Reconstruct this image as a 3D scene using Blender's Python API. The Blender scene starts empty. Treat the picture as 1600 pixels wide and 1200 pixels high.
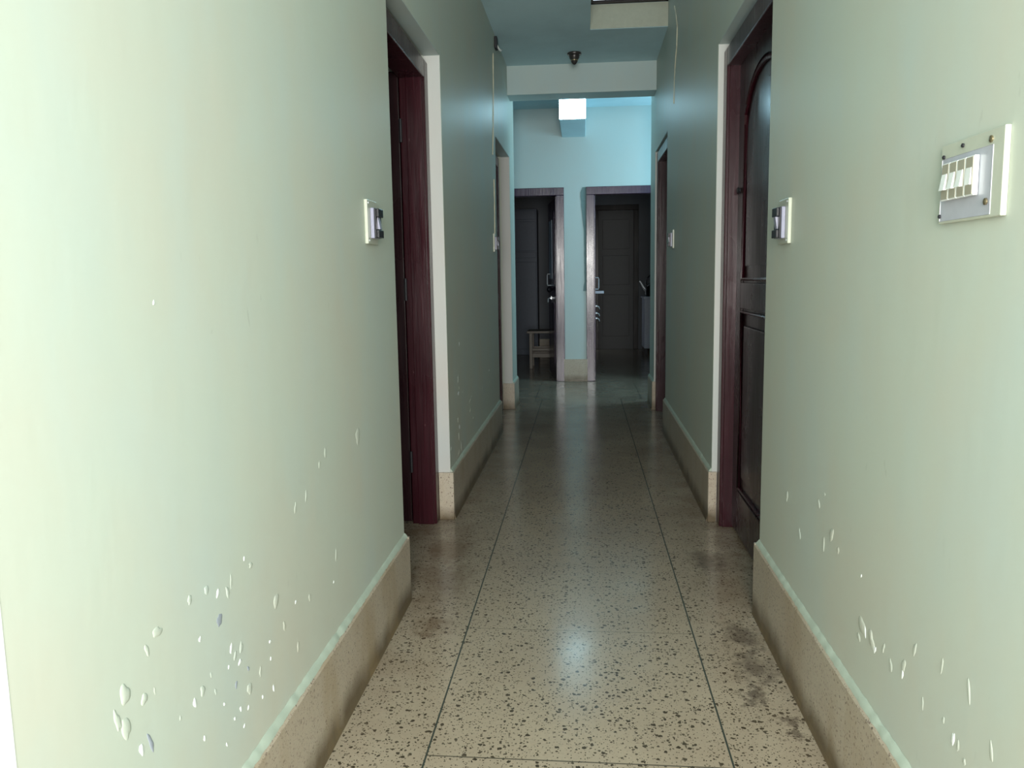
import bpy, bmesh, math, random
from mathutils import Vector, Matrix
random.seed(7)
PI = math.pi
SC = bpy.context.scene
COL = SC.collection

# ------------------------------------------------------------------ camera
F_PX = 1266.6
PIT, YAW, ROL = 0.131418, 0.0883057, -0.0160752
CAM_H = 1.15
cam_d = bpy.data.cameras.new('camera'); cam = bpy.data.objects.new('camera', cam_d); COL.objects.link(cam)
cam_d.sensor_fit = 'HORIZONTAL'; cam_d.sensor_width = 36.0; cam_d.lens = 36.0 * F_PX / 1600.0
cam_d.clip_start = 0.02
fw = Vector((-math.sin(YAW) * math.cos(PIT), math.cos(YAW) * math.cos(PIT), -math.sin(PIT)))
rr = Vector((math.cos(YAW), math.sin(YAW), 0)); uu = rr.cross(fw)
r2 = math.cos(ROL) * rr + math.sin(ROL) * uu
u2 = -math.sin(ROL) * rr + math.cos(ROL) * uu
m3 = Matrix((r2, u2, -fw)).transposed()
cam.matrix_world = Matrix.Translation((0, 0, CAM_H)) @ m3.to_4x4()
SC.camera = cam

# ------------------------------------------------------------------ world and daylight
w = bpy.data.worlds.new('sky'); SC.world = w; w.use_nodes = True
bgn = w.node_tree.nodes['Background']
bgn.inputs[0].default_value = (0.80, 0.92, 1.0, 1); bgn.inputs[1].default_value = 1.2

def area(name, loc, target, sx, sy, power, col):
    d = bpy.data.lights.new(name, 'AREA'); d.shape = 'RECTANGLE'; d.size = sx; d.size_y = sy
    d.energy = power; d.color = col
    o = bpy.data.objects.new(name, d); COL.objects.link(o); o.location = loc
    o.rotation_euler = (Vector(target) - Vector(loc)).to_track_quat('-Z', 'Y').to_euler()
    return o
# daylight entering through the open doorway behind the camera
area('daylight_entrance', (0.13, -1.33, 1.36), (0.13, 5, 1.36), 1.15, 1.4, 200, (1.0, 0.985, 0.93))
# daylight entering through the lobby window, right hand side
area('daylight_lobby', (1.86, 8.12, 1.95), (-2.0, 8.45, 1.75), 0.8, 0.9, 31, (0.48, 0.83, 1.0))
LAMP_STRENGTH = 17.0
vs = SC.view_settings
vs.view_transform = 'Standard'; vs.look = 'None'; vs.gamma = 1.0; vs.use_curve_mapping = False
vs.exposure = 0.0

# ------------------------------------------------------------------ material helpers
def mat(name):
    m = bpy.data.materials.new(name); m.use_nodes = True
    nt = m.node_tree; b = nt.nodes['Principled BSDF']
    return m, nt, b
def N(nt, t, **k):
    n = nt.nodes.new(t)
    for a, v in k.items(): setattr(n, a, v)
    return n
def L(nt, a, b): nt.links.new(a, b)
def pos(nt, scale=(1, 1, 1), loc=(0, 0, 0)):
    g = N(nt, 'ShaderNodeNewGeometry'); mp = N(nt, 'ShaderNodeMapping')
    mp.inputs['Scale'].default_value = scale; mp.inputs['Location'].default_value = loc
    L(nt, g.outputs['Position'], mp.inputs['Vector']); return mp.outputs['Vector']
def noise(nt, vec, scale, detail=4, rough=.55):
    n = N(nt, 'ShaderNodeTexNoise'); n.inputs['Scale'].default_value = scale
    n.inputs['Detail'].default_value = detail; n.inputs['Roughness'].default_value = rough
    L(nt, vec, n.inputs['Vector']); return n.outputs['Fac']
def ramp(nt, fac, stops):
    r = N(nt, 'ShaderNodeValToRGB'); e = r.color_ramp.elements
    while len(e) < len(stops): e.new(.5)
    for i, (p, c) in enumerate(stops):
        e[i].position = p; e[i].color = (*c, 1) if len(c) == 3 else c
    L(nt, fac, r.inputs['Fac']); return r.outputs['Color']
def g(v): return (v, v, v)
def mix(nt, fac, a, b, mode='MIX'):
    n = N(nt, 'ShaderNodeMix', data_type='RGBA', blend_type=mode)
    for s, v in ((n.inputs[0], fac), (n.inputs[6], a), (n.inputs[7], b)):
        if isinstance(v, (int, float)): s.default_value = v
        elif isinstance(v, tuple): s.default_value = (*v, 1)
        else: L(nt, v, s)
    return n.outputs[2]
def math_(nt, op, a, b=0.0, c=None):
    n = N(nt, 'ShaderNodeMath', operation=op)
    for i, v in enumerate((a, b) if c is None else (a, b, c)):
        if isinstance(v, (int, float)): n.inputs[i].default_value = v
        else: L(nt, v, n.inputs[i])
    return n.outputs[0]
def bump(nt, b, h, strength, dist=.01):
    n = N(nt, 'ShaderNodeBump'); n.inputs['Strength'].default_value = strength
    n.inputs['Distance'].default_value = dist
    L(nt, h, n.inputs['Height']); L(nt, n.outputs['Normal'], b.inputs['Normal'])
def simple(name, col, rough=.5, metal=0.0, spec=.5):
    m, nt, b = mat(name)
    v = noise(nt, pos(nt), 30, 3)
    c = mix(nt, v, tuple(x * .88 for x in col), tuple(min(1, x * 1.1) for x in col))
    L(nt, c, b.inputs['Base Color'])
    b.inputs['Roughness'].default_value = rough; b.inputs['Metallic'].default_value = metal
    b.inputs['Specular IOR Level'].default_value = spec
    return m

def paint(name, base, warm, cool, rough=.34, bumpy=.35, marks=True):
    m, nt, b = mat(name)
    n1 = noise(nt, pos(nt), 1.7, 5); n2 = noise(nt, pos(nt, (1, 1, .5), (5, 2, 7)), 3.1, 4)
    c = mix(nt, ramp(nt, n1, [(.40, g(0)), (.66, g(1))]), base, warm)
    c = mix(nt, ramp(nt, n2, [(.45, g(0)), (.70, g(.8))]), c, cool)
    if marks:
        s = noise(nt, pos(nt, (1, 1, .4), (3, 1, 9)), 48, 2, .4)
        s2 = noise(nt, pos(nt, (1, 1, 1), (8, 8, 1)), 2.6, 2)
        k = math_(nt, 'MULTIPLY', ramp(nt, s, [(.71, g(0)), (.78, g(.22))]), ramp(nt, s2, [(.55, g(0)), (.68, g(1))]))
        c = mix(nt, k, c, (.20, .21, .17))
    L(nt, c, b.inputs['Base Color'])
    b.inputs['Roughness'].default_value = rough
    st = noise(nt, pos(nt, (1, 1, .35)), 45, 3)
    lg = noise(nt, pos(nt, (1, 1, .45)), 9, 4)
    h = math_(nt, 'ADD', math_(nt, 'MULTIPLY', st, .12), math_(nt, 'MULTIPLY', lg, 1.0))
    bump(nt, b, h, bumpy, .006)
    return m
M = {}
M['wall'] = paint('pale_green_gloss_paint', (.51, .555, .48), (.53, .535, .455), (.49, .555, .51), .42, .14)
M['wall'].node_tree.nodes['Principled BSDF'].inputs['Specular IOR Level'].default_value = .10
M['lobby_wall'] = paint('lobby_pale_green_paint', (.47, .57, .56), (.48, .56, .55), (.46, .58, .58), .5, .2, False)
M['cream'] = paint('cream_paint', (.47, .56, .54), (.47, .53, .50), (.44, .56, .57), .5, .2, False)
M['reveal'] = paint('off_white_reveal_paint', (.50, .505, .48), (.50, .48, .45), (.47, .50, .49), .45, .2, False)
M['ceiling'] = paint('blue_white_distemper', (.54, .74, .80), (.48, .66, .71), (.57, .77, .83), .85, .4, False)
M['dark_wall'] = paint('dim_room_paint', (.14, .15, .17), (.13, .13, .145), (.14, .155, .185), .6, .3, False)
M['patch'] = simple('dark_grey_green', (.17, .25, .25), .8)
M['flake'] = simple('white_paint_flake', (.86, .90, .88), .28)
M['hole'] = simple('grey_plaster_scar', (.30, .33, .38), .8)
M['white_plastic'] = simple('white_acrylic', (.80, .82, .80), .22)
M['aged_board'] = simple('aged_cream_board', (.50, .52, .43), .3)
M['grey_plastic'] = simple('lavender_grey_acrylic', (.27, .27, .36), .3)
M['clear_board'] = simple('milky_board', (.45, .46, .51), .25)
M['black_plastic'] = simple('black_plastic', (.012, .012, .016), .25)
M['beige_plastic'] = simple('aged_beige_plastic', (.34, .32, .25), .3)
M['steel'] = simple('polished_steel', (.80, .82, .86), .3, .45)
M['brass'] = simple('dull_brass', (.35, .29, .18), .35, .9)
M['dark_lamp'] = simple('dark_bakelite', (.035, .030, .028), .35)
M['wire'] = simple('pale_plaster_wire', (.62, .60, .46), .5)
M['iron'] = simple('dark_iron', (.03, .03, .035), .5, .5)
M['stoolwood'] = simple('pale_worn_timber', (.19, .16, .135), .55)
M['panel_dark'] = simple('dim_brown_grey_panel', (.055, .055, .058), .5)
M['cream_aged'] = simple('aged_cream_plaster', (.40, .42, .34), .8)
M['bead'] = simple('rough_pale_green_bead', (.40, .46, .38), .7)
M['cabinet'] = simple('blue_grey_enamel', (.42, .46, .56), .4)
M['cupboard'] = simple('slate_grey_enamel', (.09, .11, .155), .5)

def wood(name, a, b_, rough=.22, streak=1.0, spec=.28):
    m, nt, b = mat(name); b.inputs['Specular IOR Level'].default_value = spec
    v = noise(nt, pos(nt, (1, 1, .06)), 55, 5, .6)
    v2 = noise(nt, pos(nt, (1, 1, .3)), 6, 3)
    c = mix(nt, ramp(nt, v, [(.3, g(0)), (.7, g(1))]), a, b_)
    sc = noise(nt, pos(nt, (1, 1, .35), (4, 4, 4)), 70, 2)
    sm = noise(nt, pos(nt, (1, 1, 1), (1, 7, 3)), 5, 2)
    k = math_(nt, 'MULTIPLY', ramp(nt, sc, [(.73, g(0)), (.78, g(.5))]), ramp(nt, sm, [(.52, g(0)), (.62, g(1))]))
    c = mix(nt, k, c, (.35, .22, .22))
    L(nt, c, b.inputs['Base Color'])
    L(nt, ramp(nt, v2, [(.3, g(rough)), (.7, g(rough + .14))]), b.inputs['Roughness'])
    b.inputs['Coat Weight'].default_value = .12; b.inputs['Coat Roughness'].default_value = .2
    bump(nt, b, v, .35 * streak, .003)
    return m
M['wood'] = wood('maroon_varnished_wood', (.022, .003, .006), (.042, .007, .012))
M['leafwood'] = wood('dark_maroon_leaf_wood', (.012, .004, .006), (.024, .008, .010))
M['wood_lobby'] = wood('purple_brown_varnished_wood', (.032, .015, .036), (.065, .032, .066), .13, 1.2, .5)
M['darkwood'] = wood('near_black_wood', (.012, .008, .008), (.022, .014, .014), .4)

def terrazzo(name, cream, cream2, chip_dark, scale, amount, floor=False):
    m, nt, b = mat(name)
    P = pos(nt)
    base = mix(nt, ramp(nt, noise(nt, P, 3.0, 4), [(.35, g(0)), (.68, g(1))]), cream, cream2)
    base = mix(nt, ramp(nt, noise(nt, P, 90, 3), [(.35, g(0)), (.7, g(.35))]), base, tuple(x * .72 for x in cream))
    c = base
    for sc, th, off, dens in ((scale, .36, 0, amount), (scale * 1.75, .36, 13.1, amount * .9), (scale * 3.2, .40, 27.7, amount * .7)):
        wn = N(nt, 'ShaderNodeTexNoise'); wn.inputs['Scale'].default_value = sc * 1.6; wn.inputs['Detail'].default_value = 2
        L(nt, P, wn.inputs['Vector'])
        d = N(nt, 'ShaderNodeVectorMath', operation='MULTIPLY_ADD')
        L(nt, wn.outputs['Color'], d.inputs[0]); d.inputs[1].default_value = (.7 / sc,) * 3
        mp = pos(nt, (1, 1, 1), (off, off, off)); L(nt, mp, d.inputs[2])
        v = N(nt, 'ShaderNodeTexVoronoi'); v.inputs['Scale'].default_value = sc; v.inputs['Randomness'].default_value = 1
        L(nt, d.outputs[0], v.inputs['Vector'])
        sp = N(nt, 'ShaderNodeSeparateColor'); L(nt, v.outputs['Color'], sp.inputs[0])
        rad = math_(nt, 'MULTIPLY', sp.outputs[1], th)
        rad = math_(nt, 'ADD', rad, .05)
        inside = math_(nt, 'LESS_THAN', v.outputs['Distance'], rad)
        pick = math_(nt, 'LESS_THAN', sp.outputs[0], dens)
        k = math_(nt, 'MULTIPLY', inside, pick)
        cc = mix(nt, sp.outputs[2], chip_dark, tuple(x * 2.6 + .01 for x in chip_dark))
        c = mix(nt, k, c, cc)
    return m, nt, b, c, P

# floor: cream terrazzo with dark chips, glass divider strips, brown dirt, darker far end
def floor_mat():
    m, nt, b, c, P = terrazzo('cream_terrazzo_floor', (.385, .32, .235), (.34, .275, .20), (.035, .028, .018), 62, .60)
    sx = N(nt, 'ShaderNodeSeparateXYZ'); L(nt, P, sx.inputs[0]); X, Y = sx.outputs[0], sx.outputs[1]
    # grime: gathers along both side walls, mostly in front of the first pair of doors, plus soft blotches
    edge = math_(nt, 'ABSOLUTE', math_(nt, 'ADD', X, .02))
    e = N(nt, 'ShaderNodeMapRange'); e.inputs[1].default_value = .33; e.inputs[2].default_value = .64; L(nt, edge, e.inputs[0])
    nb = ramp(nt, noise(nt, P, 5.0, 5, .65), [(.38, g(0)), (.62, g(1))])
    yy = N(nt, 'ShaderNodeMapRange'); yy.inputs[1].default_value = 1.7; yy.inputs[2].default_value = 3.0; L(nt, Y, yy.inputs[0])
    k = math_(nt, 'MULTIPLY', math_(nt, 'MULTIPLY', e.outputs[0], nb), math_(nt, 'ADD', math_(nt, 'MULTIPLY', yy.outputs[0], .55), .15))
    c = mix(nt, k, c, (.14, .085, .045))
    # floor colour turns darker and browner towards the far end of the corridor
    fy = N(nt, 'ShaderNodeMapRange'); fy.inputs[1].default_value = 2.2; fy.inputs[2].default_value = 5.0; L(nt, Y, fy.inputs[0])
    nz = ramp(nt, noise(nt, P, 2.2, 4), [(.3, g(.45)), (.7, g(1))])
    c = mix(nt, math_(nt, 'MULTIPLY', math_(nt, 'MULTIPLY', fy.outputs[0], nz), .7), c, (.16, .12, .09))
    # a few dark stains on the right
    for (x0, y0, r0) in ((.50, 2.30, .075), (.46, 2.12, .04), (.53, 1.98, .03), (.50, 2.52, .07), (-.52, 2.95, .13), (-.50, 2.55, .07), (-.55, 3.3, .12), (.50, 3.2, .09)):
        dx = math_(nt, 'SUBTRACT', X, x0); dy = math_(nt, 'MULTIPLY', math_(nt, 'SUBTRACT', Y, y0), .55)
        dd = math_(nt, 'SQRT', math_(nt, 'ADD', math_(nt, 'MULTIPLY', dx, dx), math_(nt, 'MULTIPLY', dy, dy)))
        dd = math_(nt, 'ADD', dd, math_(nt, 'MULTIPLY', math_(nt, 'SUBTRACT', noise(nt, P, 22, 4, .7), .5), .22))
        mr = N(nt, 'ShaderNodeMapRange'); mr.inputs[1].default_value = r0; mr.inputs[2].default_value = r0 * .2; L(nt, dd, mr.inputs[0])
        c = mix(nt, math_(nt, 'MULTIPLY', mr.outputs[0], .7 if x0 > 0 else .6), c, (.075, .055, .04) if x0 > 0 else (.13, .08, .045))
    # divider strips: slightly wavy lines
    def line(axis, v0, hw, lo=None, hi=None, other=None, lo2=None, hi2=None):
        d = math_(nt, 'LESS_THAN', math_(nt, 'ABSOLUTE', math_(nt, 'SUBTRACT', axis, v0)), hw)
        if lo is not None: d = math_(nt, 'MULTIPLY', d, math_(nt, 'GREATER_THAN', other, lo))
        if hi is not None: d = math_(nt, 'MULTIPLY', d, math_(nt, 'LESS_THAN', other, hi))
        return d
    strips = [line(X, -.384, .0024, -5, 7.57, Y), line(X, .349, .0024, -5, 7.57, Y),
              line(X, .044, .003, 7.57, 8.86, Y), line(X, .543, .003, 7.57, 8.86, Y), line(X, -.449, .003, 7.57, 8.86, Y)]
    s = strips[0]
    for q in strips[1:]: s = math_(nt, 'MAXIMUM', s, q)
    c = mix(nt, s, c, (.045, .055, .045))
    Yt = math_(nt, 'ADD', Y, math_(nt, 'MULTIPLY', X, .012))
    faint = None
    for i, y0 in enumerate([1.083, 1.805, 2.527, 3.249, 3.971, 4.693, 5.415, 6.137, 6.859]):
        q = line(Yt, y0, .0022 if i < 2 else .0017, -.384, .349, X)
        q = math_(nt, 'MULTIPLY', q, (.8, .9, .6, .35, .3, .3, .3, .3, .3)[i])
        faint = q if faint is None else math_(nt, 'MAXIMUM', faint, q)
    for y0 in (7.575, 8.13): faint = math_(nt, 'MAXIMUM', faint, math_(nt, 'MULTIPLY', line(Y, y0, .0025), .5))
    c = mix(nt, faint, c, (.06, .055, .04))
    L(nt, c, b.inputs['Base Color'])
    r = ramp(nt, noise(nt, P, 6, 4), [(.3, g(.14)), (.7, g(.24))])
    L(nt, r, b.inputs['Roughness']); b.inputs['Specular IOR Level'].default_value = .26
    return m
M['floor'] = floor_mat()

def skirt_mat(name, a, b2, dens, dirt):
    m, nt, b, c, P = terrazzo(name, a, b2, (.13, .10, .08), 120, dens)
    sx = N(nt, 'ShaderNodeSeparateXYZ'); L(nt, P, sx.inputs[0])
    z = math_(nt, 'ADD', sx.outputs[2], math_(nt, 'MULTIPLY', math_(nt, 'SUBTRACT', noise(nt, pos(nt, (1, 1, .4)), 9, 4), .5), .10))
    mr = N(nt, 'ShaderNodeMapRange'); mr.inputs[1].default_value = .085; mr.inputs[2].default_value = .02; L(nt, z, mr.inputs[0])
    c = mix(nt, math_(nt, 'MULTIPLY', mr.outputs[0], dirt), c, (.10, .07, .035))
    st = ramp(nt, noise(nt, pos(nt, (1, 1, .3), (2, 2, 2)), 7, 4), [(.5, g(0)), (.72, g(.45))])
    c = mix(nt, st, c, (.30, .21, .10))
    L(nt, c, b.inputs['Base Color']); b.inputs['Roughness'].default_value = .4
    bump(nt, b, noise(nt, P, 40, 3), .12, .003)
    return m
M['skirt'] = skirt_mat('pinkish_terrazzo_skirting', (.48, .42, .33), (.43, .355, .27), .42, .95)

def emit(name, col, s):
    m = bpy.data.materials.new(name); m.use_nodes = True; nt = m.node_tree
    nt.nodes.remove(nt.nodes['Principled BSDF'])
    e = N(nt, 'ShaderNodeEmission'); e.inputs[0].default_value = (*col, 1); e.inputs[1].default_value = s
    L(nt, e.outputs[0], nt.nodes['Material Output'].inputs[0]); return m
M['lamp'] = emit('lit_diffuser', (.48, .84, 1.0), LAMP_STRENGTH)
mg, nt_, bg_ = mat('dusty_glass'); bg_.inputs['Base Color'].default_value = (.55, .68, .70, 1)
bg_.inputs['Roughness'].default_value = .5; bg_.inputs['Transmission Weight'].default_value = .85; M['glass'] = mg

# ------------------------------------------------------------------ mesh helpers
def prism(bm, poly, z0, z1):
    """vertical prism over a plan polygon (counter-clockwise)"""
    a = [bm.verts.new((x, y, z0)) for x, y in poly]; b = [bm.verts.new((x, y, z1)) for x, y in poly]
    n = len(poly)
    bm.faces.new(a[::-1]); bm.faces.new(b)
    for i in range(n): bm.faces.new((a[i], a[(i + 1) % n], b[(i + 1) % n], b[i]))
def box(bm, x0, x1, y0, y1, z0, z1, bev=0.0, seg=2):
    x0, x1 = sorted((x0, x1)); y0, y1 = sorted((y0, y1)); z0, z1 = sorted((z0, z1))
    if bev <= 0:
        prism(bm, [(x0, y0), (x1, y0), (x1, y1), (x0, y1)], z0, z1); return
    t = bmesh.new(); prism(t, [(x0, y0), (x1, y0), (x1, y1), (x0, y1)], z0, z1)
    bmesh.ops.bevel(t, geom=t.edges[:], offset=bev, segments=seg, affect='EDGES', profile=.5)
    me = bpy.data.meshes.new('t'); t.to_mesh(me); t.free(); bm.from_mesh(me); bpy.data.meshes.remove(me)
def tube(bm, pts, r, n=8, cap=True):
    pts = [Vector(p) for p in pts]; rings = []
    for i, p in enumerate(pts):
        d = (pts[min(i + 1, len(pts) - 1)] - pts[max(i - 1, 0)]).normalized()
        up = Vector((0, 0, 1)) if abs(d.z) < .9 else Vector((1, 0, 0))
        s = d.cross(up).normalized(); t = s.cross(d).normalized()
        rad = r[i] if isinstance(r, (list, tuple)) else r
        rings.append([bm.verts.new(p + (s * math.cos(2 * PI * k / n) + t * math.sin(2 * PI * k / n)) * rad) for k in range(n)])
    for a, b in zip(rings, rings[1:]):
        for k in range(n): bm.faces.new((a[k], a[(k + 1) % n], b[(k + 1) % n], b[k]))
    if cap: bm.faces.new(rings[0][::-1]); bm.faces.new(rings[-1])
def lathe(bm, prof, c, axis='z', n=24):
    rings = []
    for r, h in prof:
        ring = []
        for k in range(n):
            a = 2 * PI * k / n; p = (r * math.cos(a), r * math.sin(a), h)
            if axis == 'x': p = (h, p[0], p[1])
            if axis == 'y': p = (p[1], h, p[0])
            ring.append(bm.verts.new((c[0] + p[0], c[1] + p[1], c[2] + p[2])))
        rings.append(ring)
    for a, b in zip(rings, rings[1:]):
        for k in range(n): bm.faces.new((a[k], a[(k + 1) % n], b[(k + 1) % n], b[k]))
    bm.faces.new(rings[0][::-1]); bm.faces.new(rings[-1])
def xf(bm, mtx): bmesh.ops.transform(bm, matrix=mtx, verts=bm.verts[:])

def obj(name, bm, m, parent=None, loc=None, smooth=False, label=None):
    """link bm (in world coordinates) as one object; origin at loc, or at the parent's"""
    if parent is not None:
        o0 = parent.get('_o'); o0 = Vector(o0) if o0 else Vector((0, 0, 0))
    else:
        if loc is None:
            vs_ = [v.co for v in bm.verts]
            loc = ((min(v.x for v in vs_) + max(v.x for v in vs_)) / 2, (min(v.y for v in vs_) + max(v.y for v in vs_)) / 2, min(v.z for v in vs_))
        o0 = Vector(loc)
    bmesh.ops.translate(bm, verts=bm.verts[:], vec=-o0)
    bmesh.ops.recalc_face_normals(bm, faces=bm.faces[:])
    me = bpy.data.meshes.new(name); bm.to_mesh(me); bm.free()
    for p in me.polygons: p.use_smooth = smooth
    if smooth:
        try: me.set_sharp_from_angle(angle=math.radians(40))
        except Exception: pass
    o = bpy.data.objects.new(name, me); COL.objects.link(o); me.materials.append(m)
    if parent is not None: o.parent = parent
    else: o.location = o0
    o['_o'] = list(o0)
    if label: o['label'] = label
    return o
def root(name, loc):
    o = bpy.data.objects.new(name, None); COL.objects.link(o); o.location = loc; o.empty_display_size = .05
    o['_o'] = list(loc); return o
def tag(o, label, cat=None, group=None, kind=None):
    o['label'] = label
    if cat: o['category'] = cat
    if group: o['group'] = group
    if kind: o['kind'] = kind
    return o
def struct(name, bm, m, label, parent=None, **k):
    o = obj(name, bm, m, parent, **k)
    if parent is None: tag(o, label, 'building part', kind='structure')
    return o
B = bmesh.new

# ------------------------------------------------------------------ dimensions
def WL(y): return -.640 + .0065 * (max(y, 2.7) - 2.7)
def WR(y): return .590 + .003 * (max(y, 2.7) - 2.7)
CEIL = 2.862; LOBC = 2.905; TH = .25
L1 = (2.757, 3.745); L2 = (5.945, 7.0); R1 = (2.70, 3.752); R2 = (5.96, 6.96); DH = 2.14
STUB = 7.42; END = 8.87
YB = -1.40            # plane of the entrance wall behind the camera

def wall_seg(bm, W, side, y0, y1, z0, z1, th=TH):
    o0, o1 = (W(y0) + side * th, W(y1) + side * th)
    poly = [(W(y0), y0), (W(y1), y1), (o1, y1), (o0, y0)]
    prism(bm, poly, z0, z1)
# wall blemishes: (along the wall, height, length, height, kind)
BL=[(1.015, 0.58, 0.034, 0.036, 0),(1.061, 0.548, 0.024, 0.02, 0),(0.993, 0.553, 0.019, 0.039, 0),(1.011, 0.532, 0.028, 0.043, 0),(1.044, 0.479, 0.015, 0.024, 1),(1.069, 0.475, 0.014, 0.039, 2),(1.078, 0.615, 0.014, 0.024, 0),(1.109, 0.629, 0.039, 0.018, 0),(1.212, 0.637, 0.019, 0.019, 0),(1.271, 0.63, 0.026, 0.016, 0),(1.311, 0.608, 0.018, 0.017, 1),(1.349, 0.595, 0.019, 0.025, 0),(1.365, 0.609, 0.01, 0.031, 0),(1.311, 0.559, 0.027, 0.029, 2),(1.236, 0.558, 0.01, 0.012, 1),(1.426, 0.63, 0.01, 0.011, 1),(1.454, 0.607, 0.024, 0.013, 0),(1.567, 0.488, 0.038, 0.035, 0),(1.605, 0.416, 0.018, 0.03, 0),(1.39, 0.47, 0.02, 0.026, 0),(1.348, 0.488, 0.013, 0.022, 1),(1.363, 0.467, 0.016, 0.021, 0),(1.381, 0.446, 0.02, 0.013, 1),(1.415, 0.416, 0.011, 0.014, 2),(1.36, 0.412, 0.013, 0.017, 2),(1.415, 0.375, 0.031, 0.027, 0),(1.469, 0.382, 0.016, 0.024, 0),(1.524, 0.419, 0.015, 0.01, 1),(1.678, 0.335, 0.02, 0.027, 0),(1.523, 0.383, 0.01, 0.01, 1),(1.334, 0.46, 0.007, 0.006, 1),(1.267, 0.479, 0.008, 0.013, 0),(1.205, 0.462, 0.015, 0.02, 1),(1.234, 0.468, 0.021, 0.024, 0),(1.308, 0.403, 0.009, 0.008, 1),(1.372, 0.358, 0.01, 0.014, 1),(1.405, 0.342, 0.01, 0.012, 1),(1.473, 0.327, 0.011, 0.009, 1),(1.529, 0.315, 0.012, 0.02, 1),(1.345, 0.354, 0.008, 0.006, 1),(1.229, 0.385, 0.011, 0.012, 1),(1.157, 0.463, 0.008, 0.01, 0),(1.279, 0.442, 0.009, 0.017, 0),(1.382, 0.318, 0.009, 0.009, 1),(1.307, 0.326, 0.007, 0.009, 1),(1.767, 0.414, 0.02, 0.022, 0),(1.947, 0.381, 0.012, 0.006, 1),(1.677, 0.44, 0.011, 0.011, 1),(1.977, 0.442, 0.02, 0.037, 0),(1.09, 0.545, 0.005, 0.014, 0),]
BM=[(1.88, 0.705, 0.017, 0.023, 0),(2.221, 0.708, 0.06, 0.054, 0),(1.929, 0.723, 0.022, 0.035, 0),(1.705, 0.647, 0.017, 0.031, 0),(1.777, 0.655, 0.016, 0.028, 0),(1.168, 1.12, 0.008, 0.004, 1),]
BN=[(4.099, 0.815, 0.039, 0.021, 1),(4.048, 0.641, 0.084, 0.047, 0),(4.039, 0.567, 0.061, 0.023, 1),(4.064, 0.594, 0.031, 0.018, 0),(4.188, 0.555, 0.041, 0.015, 0),(4.494, 0.481, 0.057, 0.019, 0),(4.443, 0.466, 0.093, 0.026, 0),(4.435, 0.414, 0.046, 0.026, 0),(4.546, 0.348, 0.058, 0.02, 0),(4.975, 0.462, 0.07, 0.029, 0),(5.323, 0.537, 0.053, 0.014, 1),(5.762, 0.455, 0.093, 0.041, 0),(5.43, 0.479, 0.096, 0.009, 0),(4.047, 0.393, 0.046, 0.03, 1),(4.006, 0.437, 0.053, 0.03, 0),(4.031, 0.347, 0.062, 0.053, 0),(4.101, 0.278, 0.072, 0.054, 0),(4.018, 0.265, 0.115, 0.035, 0),(3.786, 0.336, 0.034, 0.022, 0),(5.323, 0.457, 0.066, 0.023, 0),]
BO=[(1.998, 0.608, 0.015, 0.011, 0),(1.932, 0.527, 0.034, 0.045, 0),(1.992, 0.483, 0.026, 0.039, 0),(1.88, 0.506, 0.019, 0.022, 0),(1.72, 0.505, 0.01, 0.009, 1),(1.704, 0.401, 0.057, 0.041, 0),(1.72, 0.368, 0.027, 0.02, 0),(1.645, 0.396, 0.043, 0.04, 0),(1.625, 0.385, 0.018, 0.019, 1),(1.58, 0.409, 0.016, 0.025, 0),(1.683, 0.396, 0.015, 0.027, 1),(1.539, 0.393, 0.019, 0.031, 0),(1.48, 0.423, 0.023, 0.036, 0),(1.482, 0.406, 0.012, 0.024, 1),(1.326, 0.5, 0.011, 0.032, 0),(1.31, 0.413, 0.011, 0.016, 0),(1.273, 0.402, 0.013, 0.031, 1),(1.256, 0.401, 0.011, 0.026, 0),(1.233, 0.388, 0.012, 0.015, 0),(1.156, 0.453, 0.012, 0.037, 0),(1.232, 0.506, 0.015, 0.04, 0),(1.391, 0.397, 0.01, 0.028, 0),(2.359, 0.504, 0.036, 0.038, 0),(2.21, 0.437, 0.025, 0.035, 0),(2.043, 0.57, 0.022, 0.032, 0),(1.435, 0.476, 0.016, 0.034, 0),]
# ------------------------------------------------------------------ room shell
b = B(); box(b, -2.6, 2.6, YB - 1.2, 13.2, -.12, 0)
struct('floor', b, M['floor'], 'cream terrazzo floor with dark chips and thin divider strips')

ZT = 3.10
b = B()
for y0, y1, z0 in ((.80, L1[0], 0), (L1[0], L1[1], DH), (L1[1], L2[0], 0), (L2[0], L2[1], 2.155), (L2[1], STUB, 0)):
    wall_seg(b, WL, -1, y0, y1, z0, ZT)
wl = struct('wall_left', b, M['wall'], 'pale green gloss painted wall on the left of the corridor')
b = B()
for y0, y1, z0 in ((.92, R1[0], 0), (R1[0], R1[1], DH), (R1[1], R2[0], 0), (R2[0], R2[1], 2.155), (R2[1], STUB, 0)):
    wall_seg(b, WR, 1, y0, y1, z0, ZT)
wr = struct('wall_right', b, M['wall'], 'pale green gloss painted wall on the right of the corridor')

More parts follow.
